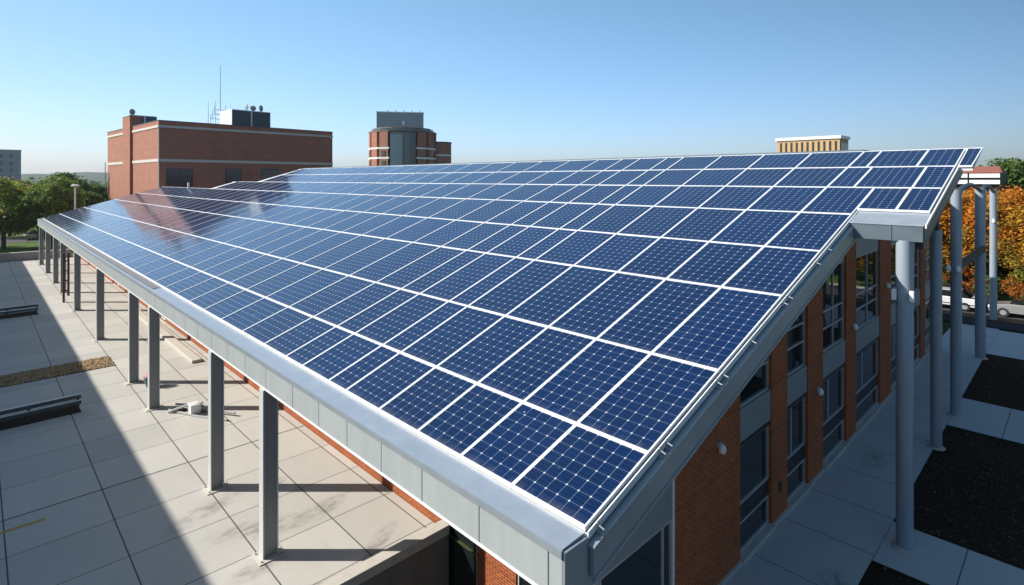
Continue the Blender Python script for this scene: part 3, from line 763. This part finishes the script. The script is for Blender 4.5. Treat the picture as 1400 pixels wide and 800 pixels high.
# pilaster (chimney) on the lit side
MB().box(-18.1, -13.7, -.35, 1.2, 0, HZ+1.7).build('chimney', 'brick_far', Q)
MB().box(-18.2, -13.6, -.42, 1.3, HZ+1.703, HZ+1.85).build('chimney_cap', 'conc', Q)
def qwin(y0, y1, z0, z1, name='window'):
    w = MB().box(.005, .05, y0, y1, z0, z1).build(name, 'frame_d', Q)
    m = MB(); n = 2; d = (y1-y0-.16)/n
    for i in range(n): m.box(.052, .06, y0+.08+d*i+.03, y0+.08+d*(i+1)-.03, z0+.1, z1-.1)
    m.build('pane', 'glass_far', w)
qwin(.9, 4.3, 8.7, 11.5); qwin(8.8, 11.2, 9.4, 11.6); qwin(14.2, 17.0, 9.4, 11.6); qwin(20, 22.4, 9.4, 11.6)
w = MB().box(-29.5, -28.6, -.05, -.005, 7.2, 11.0).build('window', 'frame_d', Q); MB().box(-29.4, -28.7, -.06, -.052, 7.3, 10.9).build('pane', 'glass_far', w)
# rooftop plant
def plant(x0, x1, y0, y1, h, label):
    m = MB().box(x0, x1, y0, y1, HZ, HZ+h)
    p = m.build('plant_room', 'trim', Q)
    m = MB(); n = 2; d = (y1-y0)/n
    for i in range(n):
        m.box(x1+.003, x1+.06, y0+d*i+.12, y0+d*(i+1)-.12, HZ+.1, HZ+h-.12)
    m.build('louvre', 'darkmetal', p)
plant(-26, -20, 1.4, 5.0, 2.5, ''); plant(-9, -4, 11.2, 17.4, 3.0, '')
# masts and dishes
def mast(x, y, z0, h, r, lab, bars=0):
    lx, ly = x, y; c, s_ = math.cos(RZ), math.sin(RZ)
    wx, wy = -90+lx*c-ly*s_, 18.5+lx*s_+ly*c
    t = thing('antenna_mast', lab, 'antenna', (wx, wy, z0), RZ, 'antennas on the brick block roof', local=True)
    MB().tube([(0, 0, 0), (0, 0, h*.45), (0, 0, h)], [r, r*.8, r*.45], 8).build('pole', 'trim', t)
    for i in range(bars):
        z = h*(.18+.07*i); L = 1.5-.3*i
        MB().tube([(0, -L, z), (0, L, z)], .05, 6).build('cross_bar', 'gutter', t)
        MB().tube([(0, L, z-.6), (0, L, z+.9)], .04, 6).build('whip_antenna', 'gutter', t)
        MB().tube([(0, -L, z-.8), (0, -L, z+.7)], .04, 6).build('whip_antenna', 'gutter', t)
mast(-12, 12.3, HZ, 11.3, .13, 'tallest white antenna mast with cross bars on the brick block roof', 3)
mast(-10.5, 9.9, HZ, 4.6, .09, 'thin leaning whip antenna, leftmost on the brick block roof')
mast(-10.5, 11.0, HZ, 5.0, .09, 'thin whip antenna just left of the tallest mast')
mast(-11, 13.6, HZ, 4.9, .09, 'short antenna pole just right of the tallest mast')
def dish(x, y, z0, r, az, lab):
    c, s_ = math.cos(RZ), math.sin(RZ)
    t = thing('satellite_dish', lab, 'satellite dish', (-90+x*c-y*s_, 18.5+x*s_+y*c, z0), RZ+az, 'dishes on the brick block', local=True)
    MB().tube([(0, 0, 0), (0, 0, r+.2)], .06, 6).build('stand', 'darkmetal', t)
    m = MB(); seg = 20; rings = 4
    for i in range(rings+1):
        q = r*i/rings
        for k in range(seg):
            a = 2*math.pi*k/seg; m.v.append((.35*q*q/r, q*math.cos(a), r+.2+q*math.sin(a)))
    for i in range(rings):
        for k in range(seg): k2 = (k+1) % seg; m.f.append((i*seg+k, i*seg+k2, (i+1)*seg+k2, (i+1)*seg+k))
    o = m.build('reflector', 'gutter', t, smooth=True); o.modifiers.new('s', 'SOLIDIFY').thickness = .05
    MB().tube([(.1, 0, .4), (r*.9, 0, r+.2)], .03, 6).build('feed_arm', 'darkmetal', t)
dish(-6, 14.2, HZ+3.0, .75, 1.2, 'larger satellite dish near the middle of the tall plant room')
dish(-6, 15.4, HZ+3.0, .45, -.5, 'smallest satellite dish, between the two others on the tall plant room')
dish(-6, 16.5, HZ+3.0, .55, .6, 'middle-sized satellite dish, rightmost on the tall plant room')
dish(-16.0, 0.4, HZ+1.85, .5, .4, 'satellite dish on top of the brick chimney')

# ---------------------------------------------------------------- round tower
tx, ty = -161.6, 105.0
K = thing('round_tower', 'round red brick tower with white bands, dark glazed strips and a grey penthouse', 'building', (tx, ty, 0), math.atan2(ty-0, tx-0)+math.pi, local=True)
# local +x faces the camera
def ring(r, z0, z1, a0, a1, seg=None):
    m = MB(); n = seg or max(1, round(abs(a1-a0)/(math.pi/12)))
    for i in range(n):
        p, q = a0+(a1-a0)*i/n, a0+(a1-a0)*(i+1)/n; ri = r-.8
        m.hexa([(ri*math.cos(p), ri*math.sin(p), z0), (r*math.cos(p), r*math.sin(p), z0), (r*math.cos(q), r*math.sin(q), z0), (ri*math.cos(q), ri*math.sin(q), z0)],
               [(ri*math.cos(p), ri*math.sin(p), z1), (r*math.cos(p), r*math.sin(p), z1), (r*math.cos(q), r*math.sin(q), z1), (ri*math.cos(q), ri*math.sin(q), z1)])
    return m
RT = 11.3
MB().lathe(0, 0, [(RT-.9, 0), (RT-.9, 26.6)], 24).build('core', 'glass_far', K)
segs = 16
for i in range(segs):
    a0 = math.pi*2*i/segs+.05; a1 = math.pi*2*(i+1)/segs-.05
    am = ((a0+a1)/2+math.pi) % (2*math.pi) - math.pi
    if -.45 < am < .45:
        ring(RT-.4, 0, 24.5, a0-.04, a1+.04, 2).build('glazed_bay', 'glass_far' if am > -.05 else 'spandrel', K); continue
    for (z0, z1) in ((0, 13.2), (13.8, 16.6), (17.2, 19.8), (20.4, 25.4)):
        ring(RT, z0, z1-.0, a0, a1, 1).build('brick_panel', 'brick_far', K)
    for z in (13.2, 16.6, 19.8): ring(RT+.12, z+.003, z+.55, a0-.04, a1+.04, 1).build('stone_band', 'trim', K)
    if i % 2 == 0:
        for z in (14.2, 17.5): ring(RT+.06, z, z+1.8, a0+.08, a1-.08, 2).build('window', 'glass_far', K)
MB().lathe(0, 0, [(RT+.15, 25.41), (RT+.15, 25.8), (RT-1.4, 25.85), (RT-1.5, 26.9), (RT-1.8, 27.0)], 16).build('roof_rim', 'rimm', K)
MB().box(-6, 4, -8.6, 6.8, 26.6, 32.2).build('penthouse', 'spandrel', K)
MB().box(-6.1, 4.1, -8.7, 6.9, 32.203, 32.5).build('penthouse_cap', 'trim', K)
MB().box(4.003, 4.05, -.2, .5, 28.2, 29.4).build('hatch', 'white', K)
for i in range(5): MB().box(3.5, 3.7, -5+2.6*i, -4.8+2.6*i, 32.5, 33.1).build('vent', 'darkmetal', K)
MB().lathe(-3, 12.3, [(4.4, 0), (4.4, 22.5)], 12).build('side_tower', 'brick_far', K)
for z in (14, 18): MB().lathe(-3, 12.3, [(4.5, z), (4.5, z+.5)], 12).build('stone_band', 'trim', K)
MB().lathe(-3, 12.3, [(4.6, 22.503), (4.6, 22.9)], 12).build('side_tower_cap', 'darkmetal', K)
MB().box(RT-.1, RT+.2, 3.6, 7.2, 20.6, 21.5).build('sign', 'white', K) if False else None

# ---------------------------------------------------------------- buff building
K = thing('buff_building', 'buff brick building top with a row of narrow dark windows and white cornice', 'building', (-45, 140, 0))
MB().box(-51.7, -38.1, 140, 146.6, 0, 19.2).build('wall', 'brick_beige', K)
MB().box(-52.0, -37.8, 139.7, 146.9, 19.203, 19.9).build('cornice', 'trim', K)
MB().box(-38.097, -38.0, 140.6, 146.2, 12, 18.3).build('dark_side_panel', 'glass_far', K)  # dark glassy panel covering most of the side wall
for i in range(11):
    x = -51.0+1.19*i
    MB().box(x, x+.42, 139.93, 139.997, 16.4, 18.7).build('window', 'frame_d', K)
# red roofed building
K = thing('red_roofed_building', 'low red roofed building with two white bands behind the round columns', 'building', (-20, 75, 0))
MB().box(-60, -5.9, 75, 84, 0, 10.65).build('wall', 'frame_d', K)
m = MB(); m.hexa([(-61, 74.4, 10.66), (-5.6, 74.4, 10.66), (-5.6, 79.5, 10.66), (-61, 79.5, 10.66)], [(-61, 74.6, 10.76), (-5.9, 74.6, 10.76), (-6.2, 79.5, 11.4), (-61, 79.5, 11.4)]); m.build('roof', 'red_tile', K)
for z in (10.15, 9.5):
    for i in range(20): MB().box(-5.8-2.55*i-2.4, -5.8-2.55*i, 74.3, 74.6, z, z+.42).build('white_panel', 'trim', K)
# grey block far left
c = (-1024*.42, 39*.42)
K = thing('grey_office_block', 'tall plain grey office block at the far left beyond the trees', 'building', (c[0], c[1], 0))
MB().box(c[0]-20, c[0]+.0, c[1]-34, c[1]-.5+3.6, 0, 26.4).build('wall', 'spandrel', K)
MB().box(c[0]-20.2, c[0]+.2, c[1]-34.2, c[1]+3.3, 26.403, 27.0).build('parapet', 'rake', K)
for z in (6, 10, 14, 18, 22):
    for i in range(8): MB().box(c[0]+.003, c[0]+.1, c[1]-32+4.3*i, c[1]-30.6+4.3*i, z, z+2.4).build('window', 'glass_far', K)

# street lamp
t = thing('street_lamp', 'white street lamp with a flat round head rising beyond the roof', 'street lamp', (-98, 10.1, 0))
MB().tube([(-98, 10.1, 0), (-98, 10.1, 9.0)], [.13, .09], 10).build('pole', 'white', t)
MB().lathe(-98, 10.1, [(.12, 8.85), (.48, 9.0), (.5, 9.12), (.3, 9.25)], 20).build('lamp_head', 'white', t, smooth=True)

# ---------------------------------------------------------------- cars
def car(loc, rz, paint, label, group='cars parked beyond the lawns'):
    t = thing('parked_car', label, 'car', loc, rz, group, local=True)
    mat = simple('car_paint_'+str(len(bpy.data.materials)), paint, .25, .1, .03)
    mat.node_tree.nodes['Principled BSDF'].inputs['Coat Weight'].default_value = .8
    prof = [(-2.2, .35), (-2.25, .75), (-2.1, .95), (-1.5, 1.02), (.95, .98), (2.0, .82), (2.25, .6), (2.2, .33)]
    m = MB(); n = len(prof)
    for y, k in ((-.88, 1), (-.80, 1.0), (.80, 1.0), (.88, 1)):
        for (x, z) in prof: m.v.append((x*(1 if abs(y) < .85 else .985), y, z if abs(y) < .85 else .35+(z-.35)*.9))
    for j in range(3):
        for i in range(n): i2 = (i+1) % n; m.f.append((j*n+i, j*n+i2, (j+1)*n+i2, (j+1)*n+i))
    m.f.append(tuple(range(n))); m.f.append(tuple(range(3*n, 4*n)))
    m.build('body', mat, t, off=(0, 0, 0), bevel=.03)
    m = MB(); m.hexa([(-1.75, -.76, 1.0), (1.05, -.76, .97), (1.05, .76, .97), (-1.75, .76, 1.0)], [(-1.2, -.62, 1.42), (.25, -.62, 1.42), (.25, .62, 1.42), (-1.2, .62, 1.42)])
    cb_ = m.build('cabin_glass', 'glass', t, off=(0, 0, 0))
    MB().box(-1.15, .2, -.60, .60, 1.422, 1.46).build('roof', mat, t, off=(0, 0, 0), bevel=.02)
    for x in (-1.4, 1.4):
        for y in (-.82, .82):
            m = MB().tube([(x, y-.09, .33), (x, y+.09, .33)], .33, 20); w = m.build('wheel', 'rubber', t, off=(0, 0, 0))
            MB().tube([(x, y-.10, .33), (x, y+.10, .33)], .19, 14).build('rim', 'rake', w, off=(0, 0, 0))
    for y in (-.62, .62): MB().box(2.12, 2.26, y-.16, y+.16, .58, .72).build('headlight', 'white', t, off=(0, 0, 0))
    return t
car((-7.6, 54.6, 0), R(180), (.75, .75, .74), 'white car parked on the road, seen between the round columns')
car((-2.6, 54.4, 0), R(180), (.30, .29, .28), 'grey car parked on the road right of the white car')
car((-7.0, 57.0, 0), R(0), (.03, .035, .04), 'black car on the far side of the road')
car((-119.5, -1.0, 0), R(95), (.10, .17, .22), 'blue-grey car on the road beyond the left lawn')
car((-121, 8.0, 0), R(95), (.45, .47, .48), 'silver car on the road beyond the left lawn')
t = thing('road_barrier', 'long pale metal barrier along the road beyond the left lawn', 'barrier', (-116, 0, 0))
MB().box(-116.1, -116, -30, 40, .75, 1.05).build('beam', 'fascia', t)
for i in range(18): MB().box(-116.15, -116.05, -30+4*i, -29.9+4*i, 0, .75).build('post', 'gutter', t)

# ---------------------------------------------------------------- trees
def make_tree(seed, H, Rr, mat, leafsize, nleaf, base=.25, clumps=60, sparse=1.0):
    """returns (trunk mesh, crown mesh)"""
    rnd = random.Random(seed)
    tr = MB(); th = H*base
    tr.tube([(0, 0, -.05), (.05*H*rnd.uniform(-.4, .4), .03*H*rnd.uniform(-.5, .5), th), (rnd.uniform(-.3, .3), rnd.uniform(-.3, .3), H*.62), (0, 0, H*.9)], [H*.026, H*.020, H*.011, H*.003], 8)
    cs = []
    for i in range(clumps):
        while True:
            x, y, z = rnd.uniform(-1, 1), rnd.uniform(-1, 1), rnd.uniform(-1, 1)
            d = x*x+y*y+z*z
            if d < 1 and d > .12*rnd.random(): break
        prof = 1.0 - .35*max(0, z)
        c = (x*Rr*prof*rnd.uniform(.8, 1.08), y*Rr*prof*rnd.uniform(.8, 1.08), H*base*.8 + (z+1)/2*(H-H*base*.8)*rnd.uniform(.93, 1.0))
        cs.append((c, rnd.uniform(.075, .135)*H*sparse))
    for (c, r) in cs[::3]:
        z0 = th*.7+(c[2]-th*.7)*.35
        tr.tube([(0, 0, z0*.95), (c[0]*.5, c[1]*.5, (z0+c[2])*.5), c], [H*.009, H*.006, H*.002], 5)
    verts, faces = [], []
    per = nleaf//clumps
    for (c, r) in cs:
        for k in range(per):
            u = rnd.gauss(0, .46), rnd.gauss(0, .46), rnd.gauss(0, .34)
            p = Vector((c[0]+u[0]*r, c[1]+u[1]*r, c[2]+u[2]*r))
            if p.z > H: continue
            a = Vector((rnd.gauss(0, 1), rnd.gauss(0, 1), rnd.gauss(0, .6))).normalized(); b = a.cross(Vector((rnd.gauss(0, 1), rnd.gauss(0, 1), rnd.gauss(0, 1)))).normalized()
            s_ = leafsize*rnd.uniform(.6, 1.25); n = len(verts)
            verts += [tuple(p-a*s_), tuple(p+b*s_*.55), tuple(p+a*s_), tuple(p-b*s_*.55)]; faces.append((n, n+1, n+2, n+3))
    cm = bpy.data.meshes.new('crown'); cm.from_pydata(verts, [], faces); cm.materials.append(MT[mat])
    tm = bpy.data.meshes.new('trunk'); tm.from_pydata(tr.v, [], tr.f); tm.materials.append(MT['bark'])
    return tm, cm
TV = {
 'green': make_tree(1, 10, 4.2, 'leaf_green', .19, 20000, clumps=85),
 'dark': make_tree(2, 10, 4.0, 'leaf_dark', .19, 22000, clumps=95),
 'yel': make_tree(3, 10, 4.6, 'leaf_yel', .19, 18000, clumps=75),
 'orange': make_tree(4, 9.5, 4.6, 'leaf_orange', .13, 44000, base=.12, clumps=120),
 'orange_b': make_tree(14, 9.5, 4.0, 'leaf_gold', .13, 34000, base=.14, clumps=95),
 'red': make_tree(5, 6, 3.0, 'leaf_red', .16, 9000, base=.1),
 'sparse': make_tree(6, 14, 2.6, 'leaf_yel', .25, 1500, base=.5, clumps=16, sparse=.6),
 'bush': make_tree(8, 3, 2.0, 'leaf_green', .13, 7000, base=.05, clumps=40),
}
def tree(kind, x, y, s, rz, name, label, group=None, sz=None):
    t = thing(name, label, 'tree' if 'bush' not in name else 'bush', (x, y, 0), rz, group, local=True)
    t.scale = (s, s, sz or s)
    for nm, me in zip(('trunk', 'crown'), TV[kind]):
        o = bpy.data.objects.new(nm, me); COL.objects.link(o); o.parent = t
GL = 'trees beyond the left lawn'
tree('yel', -108, 3.0, 1.13, 0, 'broadleaf_tree', 'yellow-green tree at the left edge, in front of the grey block', GL)
tree('green', -104, 8.2, 1.04, 1.3, 'broadleaf_tree', 'bushy green tree just left of the street lamp', GL)
tree('dark', -122, 11.6, 1.12, 2.2, 'broadleaf_tree', 'dark green tree with the highest crown behind the street lamp', GL)
tree('dark', -122, 16.0, .88, .4, 'broadleaf_tree', 'low dark green tree right of the street lamp', GL)
tree('dark', -112, 13.5, .80, 3.4, 'broadleaf_tree', 'short dark green tree directly below the street lamp head', GL)
tree('dark', -128, 20.0, .80, 4.0, 'broadleaf_tree', 'small dark tree beside the corner of the brick block', GL)
tree('green', -126, 6.2, .98, 5.0, 'broadleaf_tree', 'green tree behind the yellow-green tree at the left edge', GL)
tree('green', -112, -2.6, .95, 2.9, 'broadleaf_tree', 'green tree cut by the left edge of the photo', GL)
tree('dark', -150, 16, 1.0, .9, 'broadleaf_tree', 'distant dark tree behind the street lamp', GL)
tree('red', -130, 4.4, 1.72, .2, 'autumn_tree', 'reddish tree top showing above the green trees at left', GL)
GR = 'autumn trees across the road'
for i, (x, y, s, k, lab) in enumerate([
    (-9.5, 62.5, .98, 'orange', 'orange autumn tree seen left of the round columns'), (-5.4, 63.5, 1.0, 'orange', 'orange autumn tree in the middle, between the round columns'),
    (-1.6, 62.0, .93, 'orange_b', 'orange and green autumn tree at the right edge'), (3.5, 64.0, .96, 'orange', 'autumn tree just outside the right edge, orange topped'),
    (-7.0, 60.3, .55, 'red', 'small rust red tree low behind the parked cars'), (-10.4, 60.2, .5, 'red', 'smallest rust red tree left of the parked cars'),
    (-3.4, 60.0, .42, 'red', 'rust red shrub-like tree near the kerb')]):
    tree(k, x, y, s, i*1.37, 'autumn_tree', lab, GR)
tree('dark', -5.3, 88, 1.25, 1.0, 'broadleaf_tree', 'tall dark green tree behind the orange trees at the right edge')
tree('dark', 1.5, 90, 1.1, 2.0, 'broadleaf_tree', 'dark green tree beyond the right edge orange trees')
tree('sparse', -17.3, 80, 1.03, .6, 'sparse_tree', 'thin tree tip showing just above the roof ridge at right')
tree('sparse', -19.4, 84, .99, 2.6, 'sparse_tree', 'thinner leafy tree tip left of the other above the ridge')
for i, (x, y) in enumerate([(-8.2, 59.6), (-5.6, 59.4), (-2.6, 59.7), (0.3, 59.5)]):
    tree('bush', x, y, .5, i*1.1, 'roadside_bush', ['green bush by the kerb behind the white car', 'green bush by the kerb between the middle columns', 'green bush by the kerb at the right edge', 'green bush by the kerb just off the right edge'][i], 'bushes along the kerb')
for i, (x, y) in enumerate([(15, 22), (17, 33), (14, 45), (22, 15)]):
    tree(['orange', 'green', 'yel', 'green'][i], x, y, .9, i*2.0, 'broadleaf_tree', ['orange tree east of the planting beds', 'green tree east of the planting beds', 'yellowing tree east of the planting beds', 'green tree nearest the camera east of the beds'][i], 'trees east of the beds')
# distant woods: one mass
m = MB(); rnd = random.Random(11)
for i in range(26000):
    a = rnd.uniform(R(96), R(180)); d = rnd.uniform(260, 900)
    x, y = d*math.cos(a), d*math.sin(a)
    z = abs(rnd.gauss(0, 1))*3.2*(.6+.4*math.sin(d*.03+a*40)); s_ = rnd.uniform(1.0, 2.6)
    u = Vector((rnd.gauss(0, 1), rnd.gauss(0, 1), rnd.gauss(0, 1))).normalized()*s_; w = u.cross(Vector((rnd.gauss(0, 1), rnd.gauss(0, 1), rnd.gauss(0, 1)))).normalized()*s_*.7
    p = Vector((x, y, z)); m.face([p-u, p+w, p+u, p-w])
o = m.build('distant_woods', 'leaf_dark'); tag(o, 'far-off woods stretching to the hazy hills', 'woods', kind='stuff')
# hills
m = MB(); n = 160; rad = 2600
prof = []
for i in range(n+1):
    a = R(80)+R(130)*i/n
    h = 27 + 6*math.sin(a*9) + 4*math.sin(a*23+1) + 2.5*math.sin(a*61)+1.5*math.sin(a*131)
    prof.append((a, h))
for k, (rr, f) in enumerate(((rad-500, 0), (rad-250, .5), (rad, 1), (rad+300, .8), (rad+700, .0))):
    for (a, h) in prof: m.v.append((rr*math.cos(a), rr*math.sin(a), -2+h*f))
for k in range(4):
    for i in range(n): m.f.append((k*(n+1)+i, k*(n+1)+i+1, (k+1)*(n+1)+i+1, (k+1)*(n+1)+i))
o = struct('hills', m, 'far')
# power or lightning pole left of the brick block
t = thing('roof_pole', 'thin grey pole standing at the left corner of the brick block', 'pole', (-121.5, 16.75, 0))
MB().tube([(-121.5, 16.75, 0), (-121.5, 16.75, 13.0)], .06, 6).build('pole', 'gutter', t)

# air
hz_ = bpy.data.materials.new('pale_air'); hz_.use_nodes = True; t_ = hz_.node_tree; t_.nodes.remove(t_.nodes['Principled BSDF'])
v_ = t_.nodes.new('ShaderNodeVolumePrincipled'); v_.inputs['Density'].default_value = .00011; v_.inputs['Color'].default_value = (.80, .89, 1, 1)
v_.inputs['Anisotropy'].default_value = .3
t_.links.new(v_.outputs[0], t_.nodes['Material Output'].inputs['Volume'])
MT['haze'] = hz_
o = MB().box(-6100, 6100, -6100, 6100, -4.2, 48).build('haze', 'haze'); tag(o, 'thin pale blue haze over the distant hills', 'haze', kind='stuff')
for o in bpy.data.objects:
    if '_w' in o: del o['_w']
